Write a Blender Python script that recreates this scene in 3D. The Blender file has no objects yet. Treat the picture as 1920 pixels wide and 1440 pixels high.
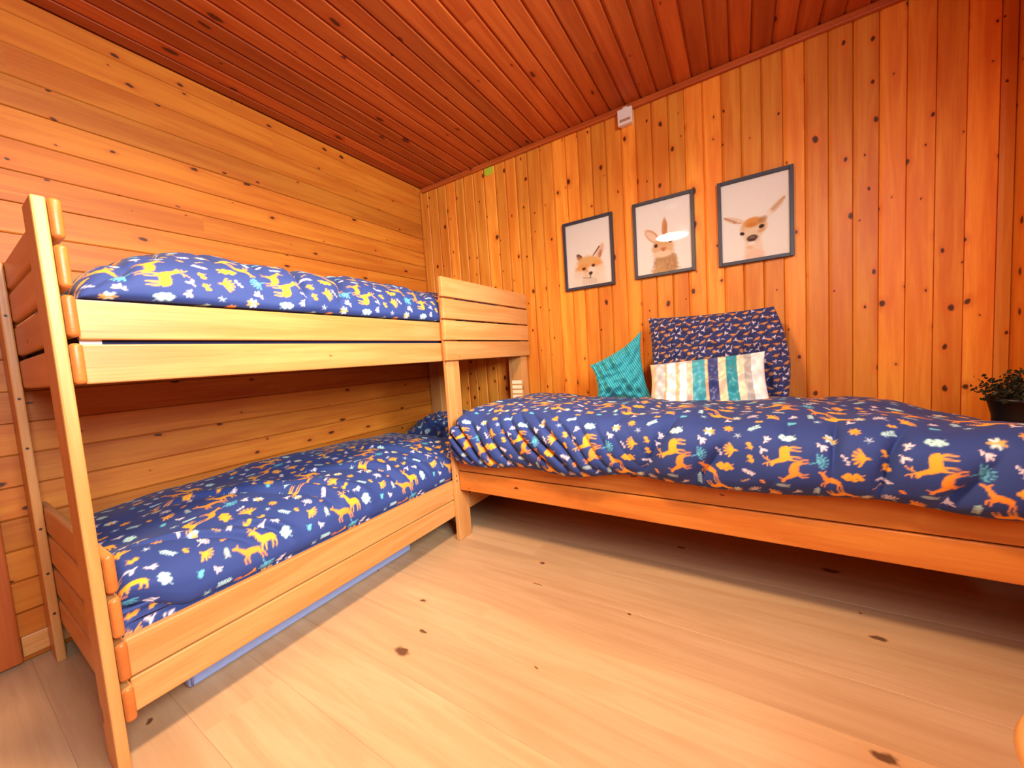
import bpy, bmesh, math, random
import numpy as np
from mathutils import Vector, Matrix
random.seed(7); rng = np.random.default_rng(11)
SC = bpy.context.scene
COL = SC.collection
PI = math.pi

def lin(r, g, b):
    f = lambda c: (c/255/12.92) if c/255 <= .04045 else ((c/255+.055)/1.055)**2.4
    return (f(r), f(g), f(b))
def lin4(c): return (*lin(*c), 1.0)

# ------------------------------------------------------------------ materials
def new_mat(name):
    m = bpy.data.materials.new(name); m.use_nodes = True
    nt = m.node_tree; nt.nodes.clear()
    out = nt.nodes.new('ShaderNodeOutputMaterial')
    b = nt.nodes.new('ShaderNodeBsdfPrincipled')
    nt.links.new(b.outputs[0], out.inputs[0])
    return m, nt, b, out
def plain(name, rgb, rough=.6, metal=0, noise=.06, nscale=60, coat=0):
    m, nt, b, out = new_mat(name)
    N, L = nt.nodes.new, nt.links.new
    tc = N('ShaderNodeTexCoord'); nz = N('ShaderNodeTexNoise'); nz.inputs['Scale'].default_value = nscale
    L(tc.outputs['Object'], nz.inputs['Vector'])
    mx = N('ShaderNodeMix'); mx.data_type = 'RGBA'
    c = lin(*rgb)
    mx.inputs[6].default_value = (*[x*(1-noise*2) for x in c], 1); mx.inputs[7].default_value = (*[min(1, x*(1+noise*2)) for x in c], 1)
    L(nz.outputs['Fac'], mx.inputs[0]); L(mx.outputs[2], b.inputs['Base Color'])
    b.inputs['Roughness'].default_value = rough; b.inputs['Metallic'].default_value = metal
    if coat: b.inputs['Coat Weight'].default_value = coat
    return m
def wood(name, light, dark, knot, knot_amt=.55, ku=6.5, kv=9.5, grain=1.0, rough=.42, tone_amt=.25, spec=.35, kr=.10, alb=.8):
    """board grain runs along u of the UV map; 'tone' is the board's own shade"""
    m, nt, b, out = new_mat(name)
    N, L = nt.nodes.new, nt.links.new
    uv = N('ShaderNodeUVMap'); uv.uv_map = 'UVMap'
    def scaled(su, sv):
        mp = N('ShaderNodeVectorMath'); mp.operation = 'MULTIPLY'
        L(uv.outputs[0], mp.inputs[0]); mp.inputs[1].default_value = (su, sv, 1); return mp.outputs[0]
    def noise(vec, detail=3, rough_=.55, dist=0):
        n = N('ShaderNodeTexNoise'); n.inputs['Scale'].default_value = 1; n.inputs['Detail'].default_value = detail
        n.inputs['Roughness'].default_value = rough_; n.inputs['Distortion'].default_value = dist
        L(vec, n.inputs['Vector']); return n.outputs['Fac']
    def rng_(v, a, c, d=0, e=1):
        r = N('ShaderNodeMapRange'); r.inputs[1].default_value = a; r.inputs[2].default_value = c
        r.inputs[3].default_value = d; r.inputs[4].default_value = e
        r.interpolation_type = 'SMOOTHSTEP'; L(v, r.inputs[0]); return r.outputs[0]
    def math_(op, a, c):
        n = N('ShaderNodeMath'); n.operation = op
        for i, x in enumerate((a, c)):
            if isinstance(x, (int, float)): n.inputs[i].default_value = x
            else: L(x, n.inputs[i])
        return n.outputs[0]
    def mix(f, a, c, mode='MIX'):
        n = N('ShaderNodeMix'); n.data_type = 'RGBA'; n.blend_type = mode
        if isinstance(f, (int, float)): n.inputs[0].default_value = f
        else: L(f, n.inputs[0])
        for i, x in ((6, a), (7, c)):
            if isinstance(x, tuple): n.inputs[i].default_value = x
            else: L(x, n.inputs[i])
        return n.outputs[2]
    g1 = rng_(noise(scaled(1.6, 22), 4, .6, .6), .32, .70)
    g2 = rng_(noise(scaled(5, 150), 2, .5), .3, .7)
    g3 = noise(scaled(.9, 3.0), 2)
    base = mix(math_('MULTIPLY', g1, .8*grain), lin4(light), lin4(dark))
    base = mix(math_('MULTIPLY', g2, .22*grain), base, lin4(dark))
    base = mix(rng_(g3, .45, .75, 0, .35*grain), base, lin4(dark))
    at = N('ShaderNodeAttribute'); at.attribute_name = 'tone'; at.attribute_type = 'GEOMETRY'
    hs = N('ShaderNodeHueSaturation'); L(base, hs.inputs['Color'])
    L(rng_(at.outputs['Fac'], 0, 1, 1-tone_amt, 1+tone_amt*.5), hs.inputs['Value'])
    dk = N('ShaderNodeMix'); dk.data_type = 'RGBA'; dk.blend_type = 'MULTIPLY'; dk.inputs[0].default_value = 1
    L(hs.outputs['Color'], dk.inputs[6]); dk.inputs[7].default_value = (alb, alb, alb, 1); base = dk.outputs[2]
    # knots
    vo = N('ShaderNodeTexVoronoi'); vo.voronoi_dimensions = '2D'; vo.inputs['Scale'].default_value = 1
    dv = N('ShaderNodeVectorMath'); dv.operation = 'ADD'
    dn = N('ShaderNodeTexNoise'); dn.inputs['Scale'].default_value = 1; L(scaled(30, 30), dn.inputs['Vector'])
    dsc = N('ShaderNodeVectorMath'); dsc.operation = 'SCALE'; L(dn.outputs['Color'], dsc.inputs[0]); dsc.inputs[3].default_value = .12
    L(scaled(ku, kv), dv.inputs[0]); L(dsc.outputs[0], dv.inputs[1]); L(dv.outputs[0], vo.inputs['Vector'])
    sp = N('ShaderNodeSeparateColor'); L(vo.outputs['Color'], sp.inputs[0])
    exists = math_('LESS_THAN', sp.outputs[0], knot_amt)
    rad = math_('MULTIPLY', math_('ADD', math_('POWER', sp.outputs[1], 1.6), .28), kr)
    rel = math_('DIVIDE', vo.outputs['Distance'], rad)
    halo = math_('MULTIPLY', rng_(rel, 3.2, .9), exists)
    core = math_('MULTIPLY', rng_(rel, 1.1, .55), exists)
    base = mix(math_('MULTIPLY', halo, .55), base, lin4(dark))
    base = mix(math_('MULTIPLY', core, .93), base, lin4(knot))
    L(base, b.inputs['Base Color'])
    b.inputs['Roughness'].default_value = rough; b.inputs['Specular IOR Level'].default_value = spec
    bp = N('ShaderNodeBump'); bp.inputs['Strength'].default_value = .06; bp.inputs['Distance'].default_value = .002
    L(g2, bp.inputs['Height']); L(bp.outputs[0], b.inputs['Normal'])
    return m
def painted(name, rough=.85, sheen=.25, weave=True, spec=.3, rough_attr=False):
    """cloth or print whose woven / printed pattern is the mesh's 'pattern' colour layer"""
    m, nt, b, out = new_mat(name)
    N, L = nt.nodes.new, nt.links.new
    at = N('ShaderNodeAttribute'); at.attribute_name = 'pattern'; at.attribute_type = 'GEOMETRY'
    L(at.outputs['Color'], b.inputs['Base Color'])
    b.inputs['Roughness'].default_value = rough; b.inputs['Specular IOR Level'].default_value = spec
    if sheen:
        b.inputs['Sheen Weight'].default_value = sheen; b.inputs['Sheen Roughness'].default_value = .4
    if weave:
        tc = N('ShaderNodeTexCoord'); nz = N('ShaderNodeTexNoise'); nz.inputs['Scale'].default_value = 35; nz.inputs['Detail'].default_value = 4
        L(tc.outputs['Object'], nz.inputs['Vector'])
        bp = N('ShaderNodeBump'); bp.inputs['Strength'].default_value = .12; bp.inputs['Distance'].default_value = .006
        L(nz.outputs['Fac'], bp.inputs['Height']); L(bp.outputs[0], b.inputs['Normal'])
    return m

M = {}
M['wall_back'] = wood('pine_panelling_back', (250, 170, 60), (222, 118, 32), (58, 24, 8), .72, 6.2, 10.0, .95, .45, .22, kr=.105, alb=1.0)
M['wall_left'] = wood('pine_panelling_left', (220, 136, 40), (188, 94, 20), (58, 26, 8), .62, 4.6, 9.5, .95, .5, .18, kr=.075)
M['ceil'] = wood('pine_ceiling', (216, 112, 44), (172, 68, 20), (70, 26, 8), .30, 4.0, 9.0, .9, .5, .22)
M['pine'] = wood('pale_pine', (226, 168, 100), (204, 130, 62), (110, 54, 18), .22, 3.2, 8.0, .9, .38, .12, kr=.08)
M['pine_lit'] = wood('warm_lit_pine', (228, 146, 62), (200, 104, 34), (60, 26, 10), .34, 3.6, 9.0, .9, .4, .12, kr=.07)  # bed pine with the orange cast of the light put into its colour
M['endgrain'] = wood('pine_end_grain', (214, 124, 56), (190, 96, 36), (110, 54, 18), .1, 20, 20, .6, .35, .1)
M['floor'] = wood('oak_floor', (226, 188, 142), (200, 156, 110), (96, 62, 40), .22, 2.6, 5.0, .75, .38, .10, .3, kr=.07)
M['quilt'] = painted('quilt_cotton', .75, .05)
M['pillowcase'] = painted('pillowcase_cotton', .85, .2)
M['satin'] = painted('striped_satin', .38, .2, spec=.5)
M['print'] = painted('paper_print', .7, 0, False)
M['frame'] = plain('dark_blue_grey_frame', (50, 55, 70), .4)
M['white'] = plain('white_plastic', (232, 228, 218), .5, noise=.02)
M['brown_ink'] = plain('brown_print', (176, 140, 104), .6)
M['lime'] = plain('lime_paper', (176, 196, 44), .7)
M['dark_hole'] = plain('dark_bolt', (38, 22, 12), .5)
M['box'] = plain('periwinkle_fabric', (150, 172, 222), .8)
M['lilac'] = plain('lilac_piping', (140, 142, 200), .7)
M['black'] = plain('black_plastic', (14, 13, 13), .45)
M['leaf'] = plain('dark_leaf', (34, 44, 22), .6, noise=.35, nscale=90)
M['stem'] = plain('brown_stem', (60, 44, 26), .7)
M['soil'] = plain('dark_soil', (30, 22, 16), .95)
M['navy'] = plain('navy_sheet', (40, 48, 92), .9)
M['label'] = plain('white_label', (235, 235, 228), .7, noise=.02)
M['cream'] = plain('cream_sticker', (246, 232, 190), .6, noise=.02)
M['metal'] = plain('dark_metal', (40, 34, 30), .4, .8)
# velvet with fine diagonal ribs
def velvet():
    m, nt, b, out = new_mat('teal_corduroy'); N, L = nt.nodes.new, nt.links.new
    uv = N('ShaderNodeUVMap'); uv.uv_map = 'UVMap'
    wv = N('ShaderNodeTexWave'); wv.wave_type = 'BANDS'; wv.bands_direction = 'X'; wv.inputs['Scale'].default_value = 26; wv.inputs['Distortion'].default_value = .4
    L(uv.outputs[0], wv.inputs['Vector'])
    mx = N('ShaderNodeMix'); mx.data_type = 'RGBA'; mx.inputs[6].default_value = lin4((22, 132, 150)); mx.inputs[7].default_value = lin4((70, 196, 208))
    L(wv.outputs['Fac'], mx.inputs[0]); L(mx.outputs[2], b.inputs['Base Color'])
    bp = N('ShaderNodeBump'); bp.inputs['Strength'].default_value = .5; bp.inputs['Distance'].default_value = .003
    L(wv.outputs['Fac'], bp.inputs['Height']); L(bp.outputs[0], b.inputs['Normal'])
    b.inputs['Roughness'].default_value = .8; b.inputs['Sheen Weight'].default_value = .6; b.inputs['Sheen Roughness'].default_value = .35
    b.inputs['Sheen Tint'].default_value = lin4((150, 230, 225))
    return m
M['velvet'] = velvet()
def glass():
    m, nt, b, out = new_mat('picture_glass'); N, L = nt.nodes.new, nt.links.new
    tr = N('ShaderNodeBsdfTransparent'); gl = N('ShaderNodeBsdfGlossy'); gl.inputs['Roughness'].default_value = .02
    fr = N('ShaderNodeFresnel'); fr.inputs['IOR'].default_value = 1.45
    mx = N('ShaderNodeMixShader'); L(fr.outputs[0], mx.inputs[0]); L(tr.outputs[0], mx.inputs[1]); L(gl.outputs[0], mx.inputs[2])
    L(mx.outputs[0], out.inputs[0]); nt.nodes.remove(b); return m
M['glass'] = glass()
def lampmat():
    m, nt, b, out = new_mat('lamp_diffuser'); e = nt.nodes.new('ShaderNodeEmission')
    e.inputs[0].default_value = (1, .86, .68, 1); e.inputs[1].default_value = 30
    nt.links.new(e.outputs[0], out.inputs[0]); nt.nodes.remove(b); return m
M['lamp'] = lampmat()

# ------------------------------------------------------------------ object helpers
def link(o, parent=None):
    COL.objects.link(o)
    if parent is not None: o.parent = parent
    return o
def thing(name, label, cat, loc=(0, 0, 0), group=None):
    o = bpy.data.objects.new(name, None); o.empty_display_size = .1
    COL.objects.link(o); o.location = loc
    tag(o, label, cat, group); return o
def tag(o, label, cat, group=None):
    o['label'] = label; o['category'] = cat
    if group: o['group'] = group
    return o
def struct(o, label=None):
    o['kind'] = 'structure'
    if label: o['label'] = label
    return o
def mesh_obj(name, me, mat, parent=None, smooth=False):
    o = bpy.data.objects.new(name, me)
    if mat is not None: me.materials.append(mat)
    if me.uv_layers: me.uv_layers[0].name = 'UVMap'
    if smooth: me.polygons.foreach_set('use_smooth', [True]*len(me.polygons))
    link(o, parent)
    if parent is not None:
        # children keep world-space coordinates in their mesh: shift to the parent's origin
        me.transform(Matrix.Translation(-Vector(parent_origin(parent))))
    return o
def parent_origin(p):
    v = Vector((0, 0, 0))
    while p is not None:
        v = v + p.location; p = p.parent
    return v
def wood_uv(bm, axis, tone=None):
    uv = bm.loops.layers.uv.verify(); uv.name if False else None
    tl = bm.faces.layers.float.new('tone') if 'tone' not in bm.faces.layers.float else bm.faces.layers.float['tone']
    ou, ov = random.uniform(0, 50), random.uniform(0, 50)
    t = random.random() if tone is None else tone
    oth = [i for i in range(3) if i != axis]
    for f in bm.faces:
        n = f.normal; f[tl] = t
        k = max(range(3), key=lambda i: abs(n[i]))
        for l in f.loops:
            c = l.vert.co
            if k == axis: l[uv].uv = (c[oth[0]]*.35+ou, c[oth[1]]+ov)
            else:
                w = [i for i in oth if i != k][0]
                l[uv].uv = (c[axis]+ou, c[w]+ov+(.37 if k == oth[0] else 0))
def add_box(bm, mn, mx, bev=0, seg=2):
    g = bmesh.ops.create_cube(bm, size=1)
    vs = g['verts']
    for v in vs:
        v.co = Vector([(mn[i]+mx[i])/2 + v.co[i]*(mx[i]-mn[i]) for i in range(3)])
    if bev:
        es = list({e for v in vs for e in v.link_edges})
        bmesh.ops.bevel(bm, geom=es, offset=bev, segments=seg, affect='EDGES', profile=.5)
def board(name, mn, mx, axis, parent, mat, bev=.004, seg=2, tone=None, endgrain=None):
    bm = bmesh.new(); add_box(bm, mn, mx, bev, seg); bm.normal_update(); wood_uv(bm, axis, tone)
    for f in bm.faces:
        f.smooth = seg > 2
        if endgrain and abs(f.normal[axis]) > .35: f.material_index = 1
    me = bpy.data.meshes.new(name); bm.to_mesh(me); bm.free()
    if endgrain: me.materials.append(mat); me.materials.append(endgrain); mat = None
    return mesh_obj(name, me, mat, parent, smooth=False)
def box_obj(name, mn, mx, mat, parent=None, bev=.003, seg=2, smooth=False):
    bm = bmesh.new(); add_box(bm, mn, mx, bev, seg)
    me = bpy.data.meshes.new(name); bm.to_mesh(me); bm.free()
    return mesh_obj(name, me, mat, parent, smooth)
def lathe(name, prof, center, mat, parent=None, n=40, smooth=True, capped=True):
    bm = bmesh.new(); rings = []
    for r, z in prof:
        rings.append([bm.verts.new((center[0]+r*math.cos(2*PI*i/n), center[1]+r*math.sin(2*PI*i/n), center[2]+z)) for i in range(n)])
    for a, b_ in zip(rings, rings[1:]):
        for i in range(n): bm.faces.new((a[i], a[(i+1) % n], b_[(i+1) % n], b_[i]))
    if capped and prof[0][0] > 1e-6: bm.faces.new(rings[0][::-1])
    if capped and prof[-1][0] > 1e-6: bm.faces.new(rings[-1])
    bmesh.ops.recalc_face_normals(bm, faces=bm.faces)
    me = bpy.data.meshes.new(name); bm.to_mesh(me); bm.free()
    return mesh_obj(name, me, mat, parent, smooth)
def grid_mesh(name, X, pattern, mat, parent=None, closed_t=False, caps=False, uv=None):
    """X: (ns, nt, 3) array; pattern: (ns, nt, 3) linear colours"""
    ns, nt = X.shape[:2]
    V = X.reshape(-1, 3)
    idx = np.arange(ns*nt).reshape(ns, nt)
    if closed_t:
        nx = np.roll(idx, -1, axis=1)
        a, b_, c, d = idx[:-1], idx[1:], nx[1:], nx[:-1]
    else:
        a, b_, c, d = idx[:-1, :-1], idx[1:, :-1], idx[1:, 1:], idx[:-1, 1:]
    F = np.stack([a, b_, c, d], -1).reshape(-1, 4)
    me = bpy.data.meshes.new(name)
    nf = len(F); loops = F.reshape(-1)
    me.vertices.add(len(V)); me.vertices.foreach_set('co', V.astype(np.float32).ravel())
    me.loops.add(nf*4); me.loops.foreach_set('vertex_index', loops.astype(np.int32))
    me.polygons.add(nf); me.polygons.foreach_set('loop_start', np.arange(0, nf*4, 4, dtype=np.int32))
    me.polygons.foreach_set('loop_total', np.full(nf, 4, np.int32))
    me.polygons.foreach_set('use_smooth', np.ones(nf, bool))
    if uv is not None:
        ul = me.uv_layers.new(name='UVMap'); ul.data.foreach_set('uv', uv.reshape(-1, 2)[loops].astype(np.float32).ravel())
    me.update(calc_edges=True)
    if pattern is not None:
        ca = me.attributes.new('pattern', 'FLOAT_COLOR', 'POINT')
        C4 = np.ones((len(V), 4), np.float32); C4[:, :3] = pattern.reshape(-1, 3)
        ca.data.foreach_set('color', C4.ravel())
    me.validate()
    return mesh_obj(name, me, mat, parent)
def tube(name, pts, r, mat, parent=None, n=8):
    bm = bmesh.new(); rings = []
    for i, p in enumerate(pts):
        p = Vector(p); d = (Vector(pts[min(i+1, len(pts)-1)])-Vector(pts[max(i-1, 0)])).normalized()
        u = d.orthogonal().normalized(); w = d.cross(u)
        rings.append([bm.verts.new(p+r*(math.cos(2*PI*k/n)*u+math.sin(2*PI*k/n)*w)) for k in range(n)])
    for a, b_ in zip(rings, rings[1:]):
        for k in range(n): bm.faces.new((a[k], a[(k+1) % n], b_[(k+1) % n], b_[k]))
    bm.faces.new(rings[0][::-1]); bm.faces.new(rings[-1])
    bmesh.ops.recalc_face_normals(bm, faces=bm.faces)
    me = bpy.data.meshes.new(name); bm.to_mesh(me); bm.free()
    return mesh_obj(name, me, mat, parent, True)

# ------------------------------------------------------------------ room shell
XL, XR, YB, YF, ZC = -.038, 2.973, .04, -4.1, 2.298
def planked(name, mat, cuts, lo, hi, along, across, normal_axis, sgn, plane, bw=.006, dep=.005, slot=.0012, sdep=.010, trange=(0, 1), mult=1.0):
    """tongue and groove boards: every board has a chamfer on both long sides and a dark slot between"""
    bm = bmesh.new(); uv = bm.loops.layers.uv.verify(); tl = bm.faces.layers.float.new('tone')
    def P(a, c, d):
        v = [0, 0, 0]; v[along] = a; v[across] = c; v[normal_axis] = plane - sgn*d; return v
    for i in range(len(cuts)-1):
        a0, a1 = cuts[i], cuts[i+1]
        w = random.uniform(.7, 1.25)*bw
        prof = [(a0, sdep), (a0+slot, sdep), (a0+slot, dep), (a0+w, 0), (a1-bw*.35, 0), (a1-slot, dep*.8), (a1-slot, sdep), (a1, sdep)]
        t = random.uniform(*trange); ou, ov = random.uniform(0, 60), i*1.7+random.uniform(0, .5)
        # butt joints along the board
        js = [lo, hi]
        if hi-lo > 2.6 and random.random() < .8: js = [lo, random.uniform(lo+.5, hi-.4), hi]
        for j in range(len(js)-1):
            t2 = min(1, max(0, t+random.uniform(-.15, .15))); ou2 = ou+j*13.3
            for (c0, d0), (c1, d1) in zip(prof, prof[1:]):
                vs = [bm.verts.new(P(*q)) for q in ((js[j], c0, d0), (js[j+1], c0, d0), (js[j+1], c1, d1), (js[j], c1, d1))]
                f = bm.faces.new(vs); f[tl] = t2
                for l, (uu, vv) in zip(f.loops, ((js[j], c0), (js[j+1], c0), (js[j+1], c1), (js[j], c1))): l[uv].uv = (uu+ou2, vv+ov)
    bmesh.ops.remove_doubles(bm, verts=bm.verts, dist=1e-6)
    bm.normal_update()
    nrm = [0, 0, 0]; nrm[normal_axis] = sgn
    for f in bm.faces:
        if f.normal.dot(Vector(nrm)) < -1e-4: f.normal_flip()
    # backing slab so that the wall has thickness
    mn = [0, 0, 0]; mx = [0, 0, 0]
    mn[along], mx[along] = lo-.1, hi+.1; mn[across], mx[across] = cuts[0]-.1, cuts[-1]+.1
    z0, z1 = plane-sgn*.011, plane-sgn*.10
    mn[normal_axis], mx[normal_axis] = min(z0, z1), max(z0, z1)
    add_box(bm, mn, mx)
    me = bpy.data.meshes.new(name); bm.to_mesh(me); bm.free()
    return mesh_obj(name, me, mat)

bx0 = [.055, .147, .233, .32, .401, .489, .581, .674, .756, .838, .925, 1.016, 1.102, 1.192, 1.272, 1.355, 1.439, 1.529, 1.608, 1.692, 1.775, 1.854,
       1.937, 2.019, 2.101, 2.183, 2.264, 2.344, 2.426, 2.507]
bcuts = [XL]+[2.0825+1.018*(x-2.0825) for x in bx0]
while bcuts[-1]+.085 < XR-.02: bcuts.append(bcuts[-1]+.0835)
bcuts.append(XR)
wb = struct(planked('wall_back', M['wall_back'], bcuts, 0, ZC, 2, 0, 1, -1, YB, bw=.012, dep=.005), 'back wall of vertical knotty pine boards')
lz = [0]; z = .062
while z < ZC-.03: lz.append(z); z += .1085
lz.append(ZC)
struct(planked('wall_left', M['wall_left'], lz, YF, YB, 1, 2, 0, 1, XL, bw=.005, dep=.0035, slot=.0014, sdep=.009), 'left wall of horizontal pine boards')
cx = [XL]; x = XL+.07
while x < XR-.03: cx.append(x); x += .0845
cx.append(XR)
struct(planked('ceiling', M['ceil'], cx, YF, YB, 1, 0, 2, -1, ZC, bw=.013, dep=.008, slot=.0015, sdep=.014, trange=(.1, .9)), 'reddish pine board ceiling')
fc = [YF]; y = YF+.11
while y < YB-.05: fc.append(y); y += .19
fc.append(YB)
struct(planked('floor', M['floor'], fc, XL, XR, 0, 1, 2, 1, 0, bw=.0010, dep=.0008, slot=.0003, sdep=.0015), 'pale oak plank floor')
# right wall with a window out of the picture, and the wall behind the camera
WY0, WY1, WZ0, WZ1 = -2.62, -1.36, 1.18, 2.12
bm = bmesh.new()
for mn, mx in (((XR, YF, 0), (XR+.1, WY0, ZC)), ((XR, WY1, 0), (XR+.1, YB+.1, ZC)), ((XR, WY0, 0), (XR+.1, WY1, WZ0)), ((XR, WY0, WZ1), (XR+.1, WY1, ZC))):
    add_box(bm, mn, mx)
bm.normal_update(); wood_uv(bm, 2, .4)
me = bpy.data.meshes.new('wall_right'); bm.to_mesh(me); bm.free()
struct(mesh_obj('wall_right', me, M['wall_back']), 'right wall of pine boards')
bm = bmesh.new(); add_box(bm, (XL, YF-.1, 0), (XR, YF, ZC)); bm.normal_update(); wood_uv(bm, 2, .4)
me = bpy.data.meshes.new('wall_front'); bm.to_mesh(me); bm.free()
struct(mesh_obj('wall_front', me, M['wall_back']), 'pine wall behind the camera')
win = thing('window_1', 'window in the right wall', 'window', (XR+.05, (WY0+WY1)/2, WZ0)); struct(win)
bm = bmesh.new(); f = .05
for mn, mx in (((XR+.02, WY0, WZ0), (XR+.08, WY0+f, WZ1)), ((XR+.02, WY1-f, WZ0), (XR+.08, WY1, WZ1)),
               ((XR+.02, WY0+f, WZ0), (XR+.08, WY1-f, WZ0+f)), ((XR+.02, WY0+f, WZ1-f), (XR+.08, WY1-f, WZ1))):
    add_box(bm, mn, mx)
bm.normal_update(); wood_uv(bm, 1)
me = bpy.data.meshes.new('window_frame'); bm.to_mesh(me); bm.free(); mesh_obj('window_frame', me, M['pine'], win)
box_obj('pane', (XR+.045, WY0+f, WZ0+f), (XR+.05, WY1-f, WZ1-f), M['glass'], win, 0)
# trims
struct(board('trim_1', (XL+.001, YB-.022, ZC-.034), (XR-.001, YB-.0005, ZC-.0005), 0, None, M['ceil'], .006, tone=.6), 'pine cove strip between ceiling and back wall')
struct(board('trim_2', (XL+.0005, YB-.036, .0), (XL+.018, YB-.0015, ZC-.036), 2, None, M['wall_left'], .005, tone=.7), 'narrow pine strip in the room corner')
struct(board('trim_3', (XL+.0005, -2.26, .012), (XL+.030, -2.106, ZC-.001), 2, None, M['ceil'], .004, tone=.1), 'upright dark pine board against the left wall')
struct(board('baseboard_left', (XL+.0005, -2.104, .022), (XL+.016, YB-.04, .092), 1, None, M['pine'], .003, tone=.9), 'pale skirting strip along the left wall')

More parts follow.
